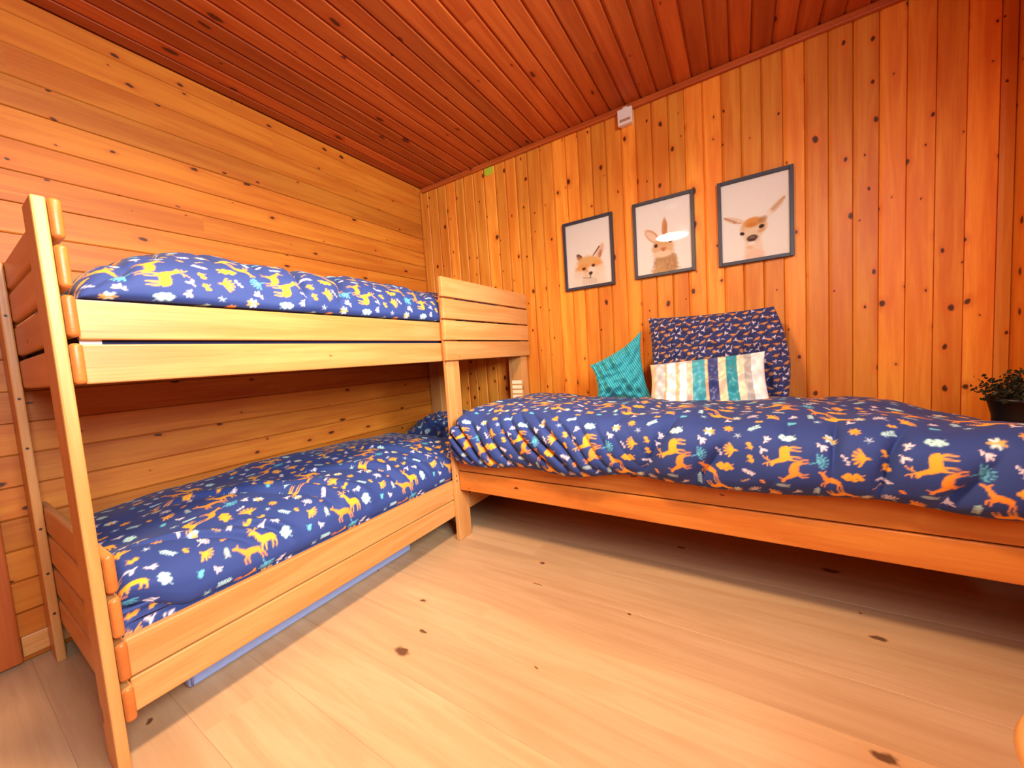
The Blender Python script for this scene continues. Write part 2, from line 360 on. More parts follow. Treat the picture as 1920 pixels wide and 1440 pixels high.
# ------------------------------------------------------------------ printed cloth patterns (drawn once as a repeating tile)
class Tile:
    def __init__(s, period, px, bg):
        s.P = period; s.n = px; s.k = px/period
        s.im = np.empty((px, px, 3)); s.im[:] = lin(*bg)
    def _win(s, cx, cy, r):
        n = int(r*s.k)+2; ix = int(cx*s.k); iy = int(cy*s.k)
        xs = np.arange(ix-n, ix+n+1); ys = np.arange(iy-n, iy+n+1)
        X, Y = np.meshgrid((xs+.5)/s.k, (ys+.5)/s.k)
        return xs % s.n, ys % s.n, X, Y
    def put(s, xs, ys, mask, col):
        sub = s.im[np.ix_(ys, xs)]; sub[mask] = lin(*col); s.im[np.ix_(ys, xs)] = sub
    def cap(s, x0, y0, x1, y1, r0, r1, col):
        cx, cy = (x0+x1)/2, (y0+y1)/2; L = math.hypot(x1-x0, y1-y0)
        xs, ys, X, Y = s._win(cx, cy, L/2+max(r0, r1))
        dx, dy = x1-x0, y1-y0; t = np.clip(((X-x0)*dx+(Y-y0)*dy)/max(L*L, 1e-12), 0, 1)
        d = np.hypot(X-x0-t*dx, Y-y0-t*dy); s.put(xs, ys, d < r0+(r1-r0)*t, col)
    def ell(s, cx, cy, rx, ry, a, col):
        xs, ys, X, Y = s._win(cx, cy, max(rx, ry)); c, q = math.cos(a), math.sin(a)
        u = (X-cx)*c+(Y-cy)*q; v = -(X-cx)*q+(Y-cy)*c
        s.put(xs, ys, (u/rx)**2+(v/ry)**2 < 1, col)
    def motif(s, kind, x, y, size, rot, col, col2=None):
        """x, y, size in metres; every motif is drawn in a unit box, y pointing down"""
        c, q = math.cos(rot), math.sin(rot)
        T = lambda u, v: (x+size*(u*c-v*q), y+size*(u*q+v*c))
        def cap(u0, v0, u1, v1, r0, r1=None, k=col): s.cap(*T(u0, v0), *T(u1, v1), r0*size, (r0 if r1 is None else r1)*size, k)
        def ell(u, v, a, b_, ang=0, k=col): s.ell(*T(u, v), a*size, b_*size, ang+rot, k)
        col2 = col2 or col
        if kind == 'deer':
            ell(.05, 0, .30, .16, -.05); cap(-.18, -.05, -.30, -.34, .10, .06); ell(-.36, -.38, .13, .065, .35)
            cap(.28, -.05, .36, .10, .05, .03)
            for u, w in ((-.14, -.20), (-.07, -.06), (.22, .20), (.28, .34)): cap(u, .08, w, .30, .05, .028); cap(w, .30, w-.03, .50, .026, .02)
            for d in (-1, 1):
                cap(-.30, -.42, -.28+d*.10, -.62, .018); cap(-.28+d*.05, -.52, -.30+d*.20, -.56, .014); cap(-.28+d*.10, -.62, -.26+d*.18, -.70, .014)
        elif kind == 'doe':
            ell(.08, .02, .28, .14, .12); cap(-.15, 0, -.36, -.26, .10, .05); ell(-.42, -.29, .11, .055, .3); cap(-.36, -.32, -.30, -.44, .03, .015)
            for u, w in ((-.10, -.24), (-.02, -.12), (.26, .34), (.32, .46)): cap(u, .1, w, .28, .05, .025); cap(w, .28, w+.04, .46, .024, .018)
        elif kind == 'flower':
            for k in range(7):
                a = k*2*PI/7+.2; ell(.26*math.cos(a), .26*math.sin(a), .22, .10, a, col if k % 3 else col2)
            ell(0, 0, .09, .09, 0, col2)
        elif kind == 'hand':
            for k in range(6):
                a = PI+(k-2.5)*.42; cap(.25, .0, .25+.62*math.cos(a), .62*math.sin(a), .05, .065)
            cap(.2, 0, .5, .03, .10, .03)
        elif kind == 'cloud':
            for u, v in ((-.32, .0), (-.2, -.16), (-.17, .12), (0, -.04), (.1, .14), (.2, -.12), (.34, .03), (.12, -.2)): ell(u, v, .13, .12)
            cap(.3, -.15, .45, -.3, .02)
        elif kind == 'sprig':
            cap(-.4, .3, .4, -.25, .025)
            for k in range(5):
                t = -.3+k*.16; u, v = t, -.69*t+.02
                ell(u+.03, v-.13, .13, .055, -1.3); ell(u+.12, v+.06, .13, .055, .25)
        elif kind == 'tree':
            cap(.05, .5, 0, -.1, .025)
            for k in range(7):
                a = -PI/2+(k-3)*.42; cap(0, .12, .45*math.cos(a), .12+.5*math.sin(a), .02)
                ell(.45*math.cos(a), .12+.5*math.sin(a), .07, .045, a)
                ell(.30*math.cos(a+.2), .12+.33*math.sin(a+.2), .05, .035, a)
        elif kind == 'ysprig':
            cap(0, .45, 0, 0, .04); ell(-.16, -.12, .25, .08, .9); ell(.16, -.14, .25, .08, -.9); ell(0, -.25, .22, .08, PI/2); ell(.12, .2, .16, .06, -.6)
        elif kind == 'stem':
            cap(-.1, -.45, .1, .45, .03)
            for k in range(5): ell(-.02+k*.02+(.09 if k % 2 else -.09), -.35+k*.17, .10, .045, .5 if k % 2 else -.5)
        elif kind == 'bud':
            ell(-.1, -.2, .26, .2, .2); ell(.15, .15, .25, .2, -.4); cap(.0, .1, -.25, .4, .04, .025); cap(.2, .2, .3, .45, .035, .02)
        elif kind == 'fish':
            ell(0, 0, .42, .18, 0); ell(.38, -.1, .16, .07, -.6); ell(.38, .1, .16, .07, .6)
        elif kind == 'heart':
            ell(-.17, -.08, .26, .2, .7); ell(.17, -.08, .26, .2, -.7); cap(0, .1, -.3, .3, .05, .02)
        elif kind == 'star':
            for k in range(5):
                a = k*2*PI/5; cap(0, 0, .42*math.cos(a), .42*math.sin(a), .06, .03)
        elif kind == 'fox':
            ell(0, 0, .3, .17, -.3); ell(.3, -.18, .15, .12, .2); cap(-.25, .1, -.5, .22, .10, .05); cap(.34, -.28, .38, -.40, .05, .02); cap(-.05, .1, -.1, .34, .05, .03); cap(.15, .08, .2, .3, .05, .03)
        elif kind == 'leafpair':
            ell(-.13, -.1, .30, .10, .9); ell(.15, -.1, .30, .10, -.9); cap(0, .1, 0, .38, .04)
        elif kind == 'curl':
            for k in range(6):
                a0, a1 = PI*.9+k*.25, PI*.9+(k+1)*.25; cap(.5*math.cos(a0)+.25, .5*math.sin(a0)+.25, .5*math.cos(a1)+.25, .5*math.sin(a1)+.25, .05, .06)
    def finish(s, blur):
        r = max(1, int(blur*s.k/2)); a = s.im
        for ax in (0, 1):
            a = sum(np.roll(a, k, axis=ax) for k in range(-r, r+1))/(2*r+1)
        s.out = a
    def sample(s, U, V):
        iu = np.floor((U % s.P)*s.k).astype(int) % s.n; iv = np.floor((V % s.P)*s.k).astype(int) % s.n
        return s.out[iv, iu]
NAVY = (43, 63, 122)
OR, DO, AQ, WH, TE, YE = (240, 168, 46), (238, 148, 46), (178, 222, 220), (232, 220, 224), (96, 186, 206), (214, 170, 84)
q = Tile(.31, 620, NAVY); mm = .31/910
for kind, u, v, size, rot, c, c2 in [
    ('flower', 490, 255, 150, .3, (206, 228, 222), YE), ('flower', 650, 190, 120, 1.2, OR, DO), ('sprig', 850, 180, 130, 0, AQ, None), ('star', 725, 275, 90, .4, (186, 206, 220), None),
    ('ysprig', 945, 305, 105, .5, WH, None), ('cloud', 1100, 265, 180, 0, AQ, None), ('ysprig', 425, 345, 120, 2.4, WH, None), ('tree', 405, 480, 165, 1.3, TE, None),
    ('stem', 572, 450, 110, -.3, WH, None), ('hand', 660, 425, 150, 0, OR, None), ('bud', 815, 375, 110, .2, OR, None), ('bud', 822, 500, 115, .3, OR, None),
    ('leafpair', 915, 405, 100, 2.6, WH, None), ('deer', 1075, 440, 250, -PI/2, OR, None), ('doe', 1135, 585, 250, -PI/2, DO, None), ('cloud', 615, 605, 200, .1, OR, None),
    ('sprig', 800, 630, 120, 1.1, WH, None), ('doe', 480, 655, 210, .25, DO, None), ('bud', 912, 725, 80, .1, DO, None), ('fish', 1060, 745, 120, .1, (150, 170, 170), None),
    ('stem', 780, 735, 90, 1.2, YE, None), ('deer', 560, 850, 200, 2.6, OR, None), ('sprig', 400, 800, 120, 2.2, AQ, None), ('flower', 720, 880, 120, .1, AQ, YE), ('tree', 860, 860, 130, -.6, WH, None),
    ('hand', 1010, 880, 130, 2.4, OR, None), ('ysprig', 1170, 840, 100, 1, WH, None), ('heart', 1150, 960, 100, .4, TE, None), ('star', 430, 930, 90, 0, AQ, None), ('leafpair', 640, 960, 90, .8, WH, None), ('bud', 900, 985, 90, 2, OR, None)]:
    q.motif(kind, (u-330)*mm, (v-90)*mm, size*mm*dict(flower=.72, cloud=.78, star=.8, hand=.85, bud=.74, sprig=.85, ysprig=.85, tree=.85, heart=.8).get(kind, .92), rot, c, c2)
q.finish(.0025)
pt = Tile(.108, 324, (46, 54, 104))
OB = (206, 140, 66)
for kind, u, v, size, rot, c in [('fox', 20, 22, 30, .1, OB), ('leafpair', 52, 15, 20, .6, WH), ('fox', 88, 24, 30, .5, OB), ('curl', 116, 14, 18, .2, WH), ('leafpair', 14, 56, 19, -.4, WH), ('curl', 40, 54, 18, 1.2, WH),
                                 ('fox', 68, 60, 32, -.2, OB), ('leafpair', 100, 56, 20, 1.0, WH), ('fox', 124, 66, 28, .8, OB), ('fox', 24, 92, 30, .3, OB), ('leafpair', 56, 94, 19, .2, WH), ('curl', 82, 96, 18, -.5, WH),
                                 ('fox', 106, 100, 30, .4, OB), ('leafpair', 8, 122, 18, 1.2, WH), ('curl', 40, 122, 18, .5, WH), ('leafpair', 72, 122, 20, -.7, WH), ('flower', 128, 124, 18, 0, OB)]:
    pt.motif(kind, u*.8/1000, v*.8/1000, size*(.86 if kind == 'fox' else 1.12)/1000, rot, c)
pt.finish(.0016)

# smooth noise made of random waves
class Waves:
    def __init__(s, seed, n, lo, hi, dim=2):
        r = np.random.default_rng(seed); s.f = []
        for _ in range(n):
            k = r.uniform(lo, hi); a = r.uniform(0, 2*PI); s.f.append((k*math.cos(a), k*math.sin(a), r.uniform(0, 2*PI), r.uniform(.5, 1)))
        s.norm = math.sqrt(sum(w*w for *_, w in s.f)/2)
    def __call__(s, X, Y): return sum(w*np.sin(a*X+b_*Y+p) for a, b_, p, w in s.f)/s.norm

def smooth(a, lo, hi): t = np.clip((a-lo)/(hi-lo), 0, 1); return t*t*(3-2*t)
def catmull(P, n, closed=False):
    P = np.array(P, float); m = len(P)
    out = []
    segs = m if closed else m-1
    for i in range(segs):
        p0, p1, p2, p3 = (P[(i+k) % m] if closed else P[min(max(i+k, 0), m-1)] for k in (-1, 0, 1, 2))
        t = np.linspace(0, 1, 24, endpoint=False)[:, None]
        out.append(.5*((2*p1)+(-p0+p2)*t+(2*p0-5*p1+4*p2-p3)*t**2+(-p0+3*p1-3*p2+p3)*t**3))
    if not closed: out.append(P[-1:])
    C = np.concatenate(out)
    d = np.concatenate([[0], np.cumsum(np.linalg.norm(np.diff(C, axis=0), axis=1))])
    s = np.linspace(0, d[-1], n)
    return np.stack([np.interp(s, d, C[:, k]) for k in range(C.shape[1])], 1), d[-1]

def quilt(name, label, along, a0, a1, outer, inner, rot, shape, fold, end0=.10, end1=.12, step=.0036, uoff=0, voff=0, tile=None, group='navy animal print quilts'):
    """a bed quilt: the outer profile (other axis, z) runs from the hem over the top to the far side, the inner one lies on the mattress.
       shape(A, T, O, Z) bends the profile, fold(A, T) is how far the cloth stands out along its normal"""
    n = int(abs(a1-a0)/step); L0 = catmull(outer, 10)[1]; no = int(L0/step)
    po, L = catmull(outer, no); pi_ = catmull(inner, 14)[0]
    A1 = np.linspace(a0, a1, n)
    A, T = np.meshgrid(A1, np.linspace(0, L, no), indexing='ij')
    O = np.broadcast_to(po[:, 0], A.shape).copy(); Z = np.broadcast_to(po[:, 1], A.shape).copy()
    O, Z = shape(A, T/L, O, Z)
    # rounded ends
    lo_, hi_ = min(a0, a1), max(a0, a1)
    e = np.minimum(np.sqrt(np.clip(1-(1-np.clip((A-lo_)/end0, 0, 1))**2.4, 0, 1)), np.sqrt(np.clip(1-(1-np.clip((hi_-A)/end1, 0, 1))**2.4, 0, 1)))
    zb = pi_[:, 1].min(); oc = (po[:, 0].max()+po[:, 0].min())/2
    zin = pi_[:, 1].max()
    O = oc+(O-oc)*(.93+.07*e); Z = np.where(Z > zin, zin+(Z-zin)*e, Z)
    # normals from the surface, then folds
    dA = np.gradient(np.stack([A, O, Z], -1), axis=0); dT = np.gradient(np.stack([A, O, Z], -1), axis=1)
    Nn = np.cross(dA, dT); Nn /= np.linalg.norm(Nn, axis=-1, keepdims=True)+1e-12
    mid = Nn[n//2, no//2]
    if mid[2] < 0: Nn = -Nn
    h = fold(A, T/L)*(.15+.85*e)
    P3 = np.stack([A, O, Z], -1)+Nn*h[..., None]
    # inner lining
    I = np.empty((n, len(pi_), 3)); I[..., 0] = A1[:, None]; I[..., 1] = pi_[None, :, 0]; I[..., 2] = pi_[None, :, 1]
    P3 = np.concatenate([P3, I], 1)
    U, V = A-min(a0, a1), T
    if rot == 0: tu, tv = U, -V
    elif rot == 180: tu, tv = -U, V
    elif rot == 90: tu, tv = -V, -U
    else: tu, tv = V, U
    pat = (tile or q).sample(tu+uoff, tv+voff)
    pat = np.concatenate([pat, np.broadcast_to(np.array(lin(*NAVY)), (n, len(pi_), 3))], 1)
    # close the two ends
    def cap(row):
        c = row.mean(0); c[0] = row[:, 0].mean(); return np.stack([c+(row-c)*k for k in (.0, .5)])
    P3 = np.concatenate([cap(P3[0]), P3, cap(P3[-1])[::-1]], 0)
    pat = np.concatenate([pat[:1], pat[:1], pat, pat[-1:], pat[-1:]], 0)
    if along == 1: P3 = P3[..., [1, 0, 2]]
    o = grid_mesh(name, P3, pat, M['quilt'], None, closed_t=True)
    bm = bmesh.new(); bm.from_mesh(o.data); bmesh.ops.recalc_face_normals(bm, faces=bm.faces); bm.to_mesh(o.data); bm.free()
    tag(o, label, 'quilt', group); return o

# ------------------------------------------------------------------ bunk bed
bunk = thing('bunk_bed', 'pale pine bunk bed with slatted foot end, along the left wall', 'bunk bed', (.40, -1.03, 0))
P = M['pine']
ZT = 1.345
board('post', (.722, -2.047, 0), (.822, -2.0245, ZT), 2, bunk, P, .004, tone=.6)
rp = board('post', (-.024, -2.047, 0), (.086, -2.0245, ZT), 2, bunk, P, .004, tone=.3)
board('post', (.8005, -.800, 0), (.8240, -.702, 1.35), 2, bunk, P, .003, tone=.8)
board('post', (.722, -.056, 0), (.8235, .030, 1.34), 2, bunk, P, .003, tone=.8)
board('post', (-.030, -.056, 0), (.076, .030, 1.12), 2, bunk, P, .003, tone=.4)
up = [(1.259, 1.345), (1.153, 1.246), (1.045, 1.138), (.939, 1.031)]
lowr = [(.447, .540), (.337, .434), (.228, .322), (.125, .210)]
for a, b_ in up+lowr:
    board('foot_slat', (-.020, -2.0238, a), (.829, -2.0035, b_), 0, bunk, P, .0085, 4, endgrain=M['endgrain'])
for a, b_ in ((1.041, 1.133), (.938, 1.030), (.217, .314), (.126, .213)):
    board('side_rail', (.777, -2.0035, a), (.7995, -.058, b_), 1, bunk, P, .004)
for a, b_ in ((1.256, 1.353), (1.148, 1.247), (1.042, 1.140), (.939, 1.035)):
    board('guard_slat', (.8245, -.818, a), (.8465, .030, b_), 1, bunk, P, .004)
for a, b_ in ((.938, 1.032), (.126, .213)):
    board('rear_rail', (-.032, -2.0035, a), (-.012, -.058, b_), 1, bunk, P, .003)
    board('head_rail', (-.028, .0305, a), (.822, .0385, b_), 0, bunk, P, .002)
    bm = bmesh.new()
    for k in range(14): add_box(bm, (-.010, -1.97+k*.143, a+.035), (.775, -1.90+k*.143, a+.055))
    bm.normal_update(); wood_uv(bm, 0); me = bpy.data.meshes.new('slat_base'); bm.to_mesh(me); bm.free(); mesh_obj('slat_base', me, P, bunk)
def disc(name, c, r, axis, h, mat, parent):
    bm = bmesh.new(); bmesh.ops.create_cone(bm, cap_ends=True, segments=14, radius1=r, radius2=r*.85, depth=h)
    rotm = {0: Matrix.Rotation(PI/2, 3, 'Y'), 1: Matrix.Rotation(PI/2, 3, 'X'), 2: Matrix.Identity(3)}[axis]
    for v in bm.verts: v.co = rotm @ v.co + Vector(c)
    me = bpy.data.meshes.new(name); bm.to_mesh(me); bm.free(); return mesh_obj(name, me, mat, parent)
for zz in (1.175, .906, .742, .468, .313, .172): disc('bolt', (.0865, -2.036, zz), .0042, 0, .002, M['dark_hole'], bunk)
for zz in (.452, .345, .318): disc('bolt', (.8245, -.791, zz), .004, 0, .002, M['dark_hole'], bunk)
for k in range(4):
    o = box_obj('sticker', (.742, -.0572, .752-k*.0325), (.8185, -.0562, .775-k*.0325), M['cream'], bunk, 0); o['label'] = 'cream sticker strip on the post'

def mattress(name, label, mn, mx, mat, bev=.03):
    o = box_obj(name, mn, mx, mat, None, bev, 4, True); return o
um = thing('mattress', 'upper bunk mattress with a white care label in the rail gap', 'mattress', (.37, -1.03, .993))
box_obj('cover', (-.008, -1.998, .995), (.771, -.066, 1.128), M['navy'], um, .025, 4, True)
o = box_obj('care_label', (.7715, -2.000, 1.026), (.7760, -1.964, 1.0415), M['label'], um, 0); o['label'] = 'white care label'
def cloth_box(name, label, mn, mx, cat):
    """patterned cloth over a mattress block: front side and top carry the tile"""
    bev = .03
    outer = [(mx[0]-.03, mn[2]), (mx[0], mn[2]+.02), (mx[0], mx[2]-.03), (mx[0]-.03, mx[2]), ((mn[0]+mx[0])/2, mx[2]), (mn[0]+.03, mx[2]), (mn[0], mx[2]-.03), (mn[0], mn[2]+.02), (mn[0]+.03, mn[2])]
    po, L = catmull(outer, 220)
    ys = np.linspace(mn[1], mx[1], 420); A, T = np.meshgrid(ys, np.linspace(0, L, 220), indexing='ij')
    X = np.empty((420, 220, 3)); X[..., 0] = po[None, :, 0]; X[..., 1] = A; X[..., 2] = po[None, :, 1]
    pat = q.sample(-T+.05, -A+.02)
    c = X[0].mean(0); c0 = np.broadcast_to(np.array([c[0], mn[1], c[2]]), X[:1].shape); c1 = np.broadcast_to(np.array([c[0], mx[1], c[2]]), X[:1].shape)
    X = np.concatenate([c0, X, c1], 0); pat = np.concatenate([pat[:1], pat, pat[-1:]], 0)
    o = grid_mesh(name, X, pat, M['quilt'], None, closed_t=True); return tag(o, label, cat)
cloth_box('mattress', 'lower bunk mattress in a navy animal print sheet', (-.008, -2.000, .185), (.768, -.066, .375), 'mattress')

# ------------------------------------------------------------------ single bed
sb = thing('single_bed', 'pine single bed with two board front rail, along the back wall', 'bed', (1.8, -.37, 0))
R_ = M['pine_lit']
for a, b_ in ((.369, .463), (.266, .364)):
    board('side_rail', (.8275, -.775, a), (2.955, -.753, b_), 0, sb, R_, .004)
board('rear_rail', (.9, .004, .30), (2.955, .024, .46), 0, sb, R_, .003)
board('end_board', (2.778, -.752, .266), (2.80, .003, .46), 1, sb, R_, .003)
board('end_board', (2.935, -.752, .266), (2.955, .003, .534), 1, sb, R_, .003)  # far end board, added out of view to block light
board('added_shelf', (2.812, -.752, .5345), (2.955, .003, .555), 1, sb, R_, .003)  # added unseen shelf: holds the pot and blocks light past the bed end
board('added_shelf_support', (2.812, -.752, .461), (2.832, .003, .534), 1, sb, R_, .003)
board('end_board', (.8475, -.70, .28), (.868, .003, .44), 1, sb, R_, .003)
for xx, yy in ((2.88, -.752), (2.88, -.048), (.87, -.048)): board('leg', (xx, yy, 0), (xx+.05, yy+.05, .40), 2, sb, R_, .004)
bm = bmesh.new()
for k in range(14): add_box(bm, (.90+k*.135, -.752, .33), (.97+k*.135, .0035, .35))
bm.normal_update(); wood_uv(bm, 1); me = bpy.data.meshes.new('slat_base'); bm.to_mesh(me); bm.free(); mesh_obj('slat_base', me, R_, sb)
o = mattress('mattress', '', (.872, -.748, .352), (2.772, .002, .545), M['navy']); tag(o, 'single bed mattress under the navy quilt, along the back wall', 'mattress')

# ------------------------------------------------------------------ quilts
w1, w2, w3 = Waves(3, 7, 5, 16), Waves(5, 9, 14, 40), Waves(8, 6, 3, 9)
def ridge(ph, p=2.2): return np.abs(np.sin(ph))**p
def shape_s(A, T, O, Z):
    O, Z = O.copy(), Z.copy()
    Z += -.095*smooth(A, 2.42, 2.84)*smooth(T, .25, .5) + .006*w3(A*1.3, T*2)*smooth(T, .2, .4)
    Z += (-.012+.030*smooth(A, 1.2, 1.75)+.022*smooth(A, 2.45, 2.75))*smooth(T, .16, 0)
    Z += .008*w1(A*1.2, T*0+1)*smooth(T, .15, 0)
    return O, Z
def fold_s(A, T):
    fr = smooth(T, .02, .10)*smooth(T, .50, .30)
    left = smooth(A, 1.9, 1.0)
    t = T*1.15
    ph = 2*PI*((A+.85*t+.02*w3(A*2, t*2))/.075)
    f = -fr*left*.030*(1-np.abs(np.sin(ph*.5)))**1.6*np.clip(.75+.45*w1(A, t*2), .1, 1.5)*smooth(T, .34, .16)
    ph2 = 2*PI*((A-.35*t+.03*w1(A, t))/.16)
    f -= fr*(1-left)*.022*(1-np.abs(np.sin(ph2*.5)))**2.5*np.clip(.7+.6*w1(A+3, t), 0, 1.6)*smooth(T, .36, .2)
    f += .003*w2(A, t)*smooth(T, 0, .1)+.005*w1(A+1, t)
    f += -.010*smooth(T, .0, .12)*smooth(T, .26, .12)*(w3(A*3, t)*.5+.2)
    return f
quilt('quilt', 'navy animal print quilt on the single bed along the back wall', 0, .838, 2.808,
      [(-.783, .452), (-.792, .443), (-.822, .440), (-.858, .485), (-.872, .555), (-.858, .625), (-.80, .672), (-.68, .697), (-.5, .703), (-.3, .697), (-.12, .678), (-.04, .655), (-.004, .61), (.0, .58)],
      [(-.004, .556), (-.03, .552), (-.35, .552), (-.70, .552), (-.748, .552), (-.765, .50), (-.778, .475)],
      0, shape_s, fold_s, .11, .16, uoff=.145, voff=.330)
def shape_l(A, T, O, Z):
    O, Z = O.copy(), Z.copy()
    Z += -.028*smooth(A, -1.70, -1.99)*smooth(T, .2, .4) + .012*w3(A*1.4, T*1.5)*smooth(T, .15, .4)
    # hem lifts at the foot corner
    lift = smooth(A, -1.86, -1.985)*smooth(T, .16, .02)
    Z += .06*lift; O += -.010*lift
    return O, Z
def fold_l(A, T):
    t = T
    f = .004*w1(A, t)+.0018*w2(A, t)
    for (ya, yb, ta, tb, amp, wd) in ((-1.80, -1.42, .62, .12, .016, .020), (-1.62, -1.30, .55, .05, .012, .016), (-1.35, -1.12, .5, .1, .010, .018), (-1.95, -1.70, .30, .10, .010, .016), (-1.05, -.90, .55, .08, .009, .018), (-1.72, -1.60, .22, .06, .012, .012)):
        s = np.clip((t-tb)/(ta-tb), 0, 1)
        yc = yb+(ya-yb)*s**1.6
        f -= amp*np.exp(-((A-yc)/wd)**2)*smooth(t, tb-.06, tb+.04)*smooth(t, ta+.06, ta-.06)
        f += amp*.8*np.exp(-((A-yc-wd*2.0)/(wd*1.6))**2)*smooth(t, tb-.06, tb+.04)*smooth(t, ta+.06, ta-.06)
    f -= smooth(A, -1.2, -.8)*smooth(T, .4, .1)*.012*(1-np.abs(np.sin(PI*(A+.4*t)/.07)))**1.6
    return f*smooth(T, .03, .12)
quilt('quilt', 'navy animal print quilt on the lower bunk', 1, -1.996, -.49,
      [(.7715, .322), (.7765, .319), (.786, .334), (.789, .365), (.776, .410), (.725, .455), (.60, .493), (.42, .505), (.25, .503), (.10, .497), (.015, .475), (-.022, .43), (-.024, .40)],
      [(-.016, .384), (.10, .383), (.40, .383), (.70, .383), (.750, .383), (.7695, .372), (.7695, .335)],
      90, shape_l, fold_l, .035, .12, uoff=.05, voff=.14)
def shape_u(A, T, O, Z):
    O, Z = O.copy(), Z.copy()
    Z += -.05*smooth(A, -1.72, -1.99)*smooth(T, .15, .4)+.006*w3(A*1.5, T)*smooth(T, .2, .4)
    return O, Z
def fold_u(A, T):
    fr = smooth(T, .03, .12)*smooth(T, .55, .35)
    ph = PI*((A-.30*T+.03*w1(A, T))/.15)
    f = -fr*.022*(1-np.abs(np.sin(ph)))**3*np.clip(.3+.9*w3(A*2, T), 0, 1.5) + .004*w1(A, T)+.002*w2(A, T)
    f -= fr*smooth(A, -1.4, -.9)*.009*(1-np.abs(np.sin(PI*(A-.5*T)/.075)))**1.5
    f += -.016*np.exp(-((A+1.93-.12*T)/.02)**2)*fr
    return f*smooth(T, 0, .06)
quilt('quilt', 'navy animal print quilt on the upper bunk', 1, -1.992, -.07,
      [(.782, 1.140), (.795, 1.143), (.806, 1.165), (.795, 1.215), (.755, 1.265), (.68, 1.308), (.54, 1.345), (.36, 1.362), (.18, 1.355), (.04, 1.31), (-.015, 1.23), (-.018, 1.17)],
      [(-.010, 1.138), (.1, 1.136), (.4, 1.136), (.70, 1.136), (.770, 1.137)],
      180, shape_u, fold_u, .30, .12, uoff=.10, voff=.03)

# ------------------------------------------------------------------ cushions
def cushion(name, label, cat, w, h, t, mat, loc, rx, rz, ry=0, tile=None, ear=.07, power=.55, stripes=None, group=None, wr=.004, seed=1, nres=110, sag=0, corners=None, side=0):
    """a stuffed cushion, built lying in x (width) and z (height), fat in y, then leaned by rx, rolled by ry, turned by rz"""
    nu, nv = nres, max(24, int(nres*h/w))
    a = np.linspace(-1, 1, nu); c = np.linspace(-1, 1, nv)
    U, V = np.meshgrid(a, c, indexing='ij')
    pin_u = 1-ear*(1-np.abs(V)**2.2); pin_v = 1-ear*(1-np.abs(U)**2.2)
    X = U*w/2*pin_u; Zc = V*h/2*pin_v
    if corners is not None:
        u1, v1 = (U*pin_u+1)/2, (V*pin_v+1)/2
        (ax, az), (bx, bz), (cx_, cz_), (dx_, dz_) = corners      # top left, top right, bottom right, bottom left
        X = (1-u1)*v1*ax+u1*v1*bx+u1*(1-v1)*cx_+(1-u1)*(1-v1)*dx_
        X = X+side*(1-V**2)*np.clip(U, 0, 1)**2
        Zc = (1-u1)*v1*az+u1*v1*bz+u1*(1-v1)*cz_+(1-u1)*(1-v1)*dz_
    bul = np.clip((1-U**2)*(1-V**2), 0, None)**power
    wa, wb_ = Waves(seed, 8, 8, 26), Waves(seed+50, 6, 3, 8)
    edge = np.clip((1-np.abs(U))*5, 0, 1)*np.clip((1-np.abs(V))*5, 0, 1)
    Yf = -t/2*bul*(1+.12*wb_(U, V)) - wr*wa(U*w*3, V*h*3)*edge
    Yb = t/2*bul*(1+.08*wb_(V, U))+wr*wa(V*h*3+2, U*w*3)*edge
    Zs = Zc - sag*(1-U**2)*(V+1)/2*h*.2
    F = np.stack([X, Yf, Zs], -1); B = np.stack([X, Yb, Zs], -1)
    G = np.concatenate([F, B[:, ::-1][:, 1:-1]], 1)
    if tile is not None: pf = tile.sample(X+.3, -Zc+.2); pb = tile.sample(X+.1, Zc+.4)
    elif stripes is not None: pf = stripes(U, V); pb = pf
    else: pf = pb = np.ones(F.shape)
    pat = np.concatenate([pf, pb[:, ::-1][:, 1:-1]], 1)
    UV = np.concatenate([np.stack([X+Zc*.6, Zc], -1), np.stack([X+Zc*.6, Zc], -1)[:, ::-1][:, 1:-1]], 1)
    Mx = Matrix.Rotation(rz, 3, 'Z') @ Matrix.Rotation(rx, 3, 'X') @ Matrix.Rotation(ry, 3, 'Y')
    G = G @ np.array(Mx).T
    o = grid_mesh(name, G, pat, mat, None, closed_t=True, uv=UV)
    bm = bmesh.new(); bm.from_mesh(o.data); bmesh.ops.remove_doubles(bm, verts=bm.verts, dist=1e-5); bmesh.ops.recalc_face_normals(bm, faces=bm.faces)
    for f_ in bm.faces: f_.smooth = True
    bm.to_mesh(o.data); bm.free()
    o.location = loc
    return tag(o, label, cat, group)
big = cushion('pillow', 'large navy pillow with small orange and white print, leaning on the back wall', 'pillow', .615, .45, .20, M['pillowcase'], (1.958, -.140, .885), -.20, .0, -.012, tile=pt, ear=.05, power=.55, wr=.007, seed=4, nres=190, corners=((-.297, .218), (.258, .205), (.295, -.225), (-.285, -.225)), side=.045)
SP = [(1.0, (236, 196, 156)), (1.6, (196, 204, 206)), (.35, (238, 180, 130)), (1.6, (234, 238, 246)), (.6, (240, 196, 150)), (1.2, (250, 250, 252)), (.9, (240, 206, 178)), (2.0, (70, 172, 190)), (.45, (240, 190, 140)),
      (1.6, (56, 70, 130)), (1.2, (240, 214, 178)), (1.6, (44, 150, 166)), (1.0, (244, 222, 192)), (1.1, (176, 178, 174)), (2.0, (246, 244, 240))]
tot = sum(a for a, _ in SP)
def stripes(U, V):
    out = np.empty(U.shape+(3,)); t = (U+1)/2*tot; acc = 0
    out[:] = lin(*SP[-1][1])
    for a, c in SP:
        m = (t >= acc) & (t < acc+a); out[m] = lin(*c); acc += a
    return out
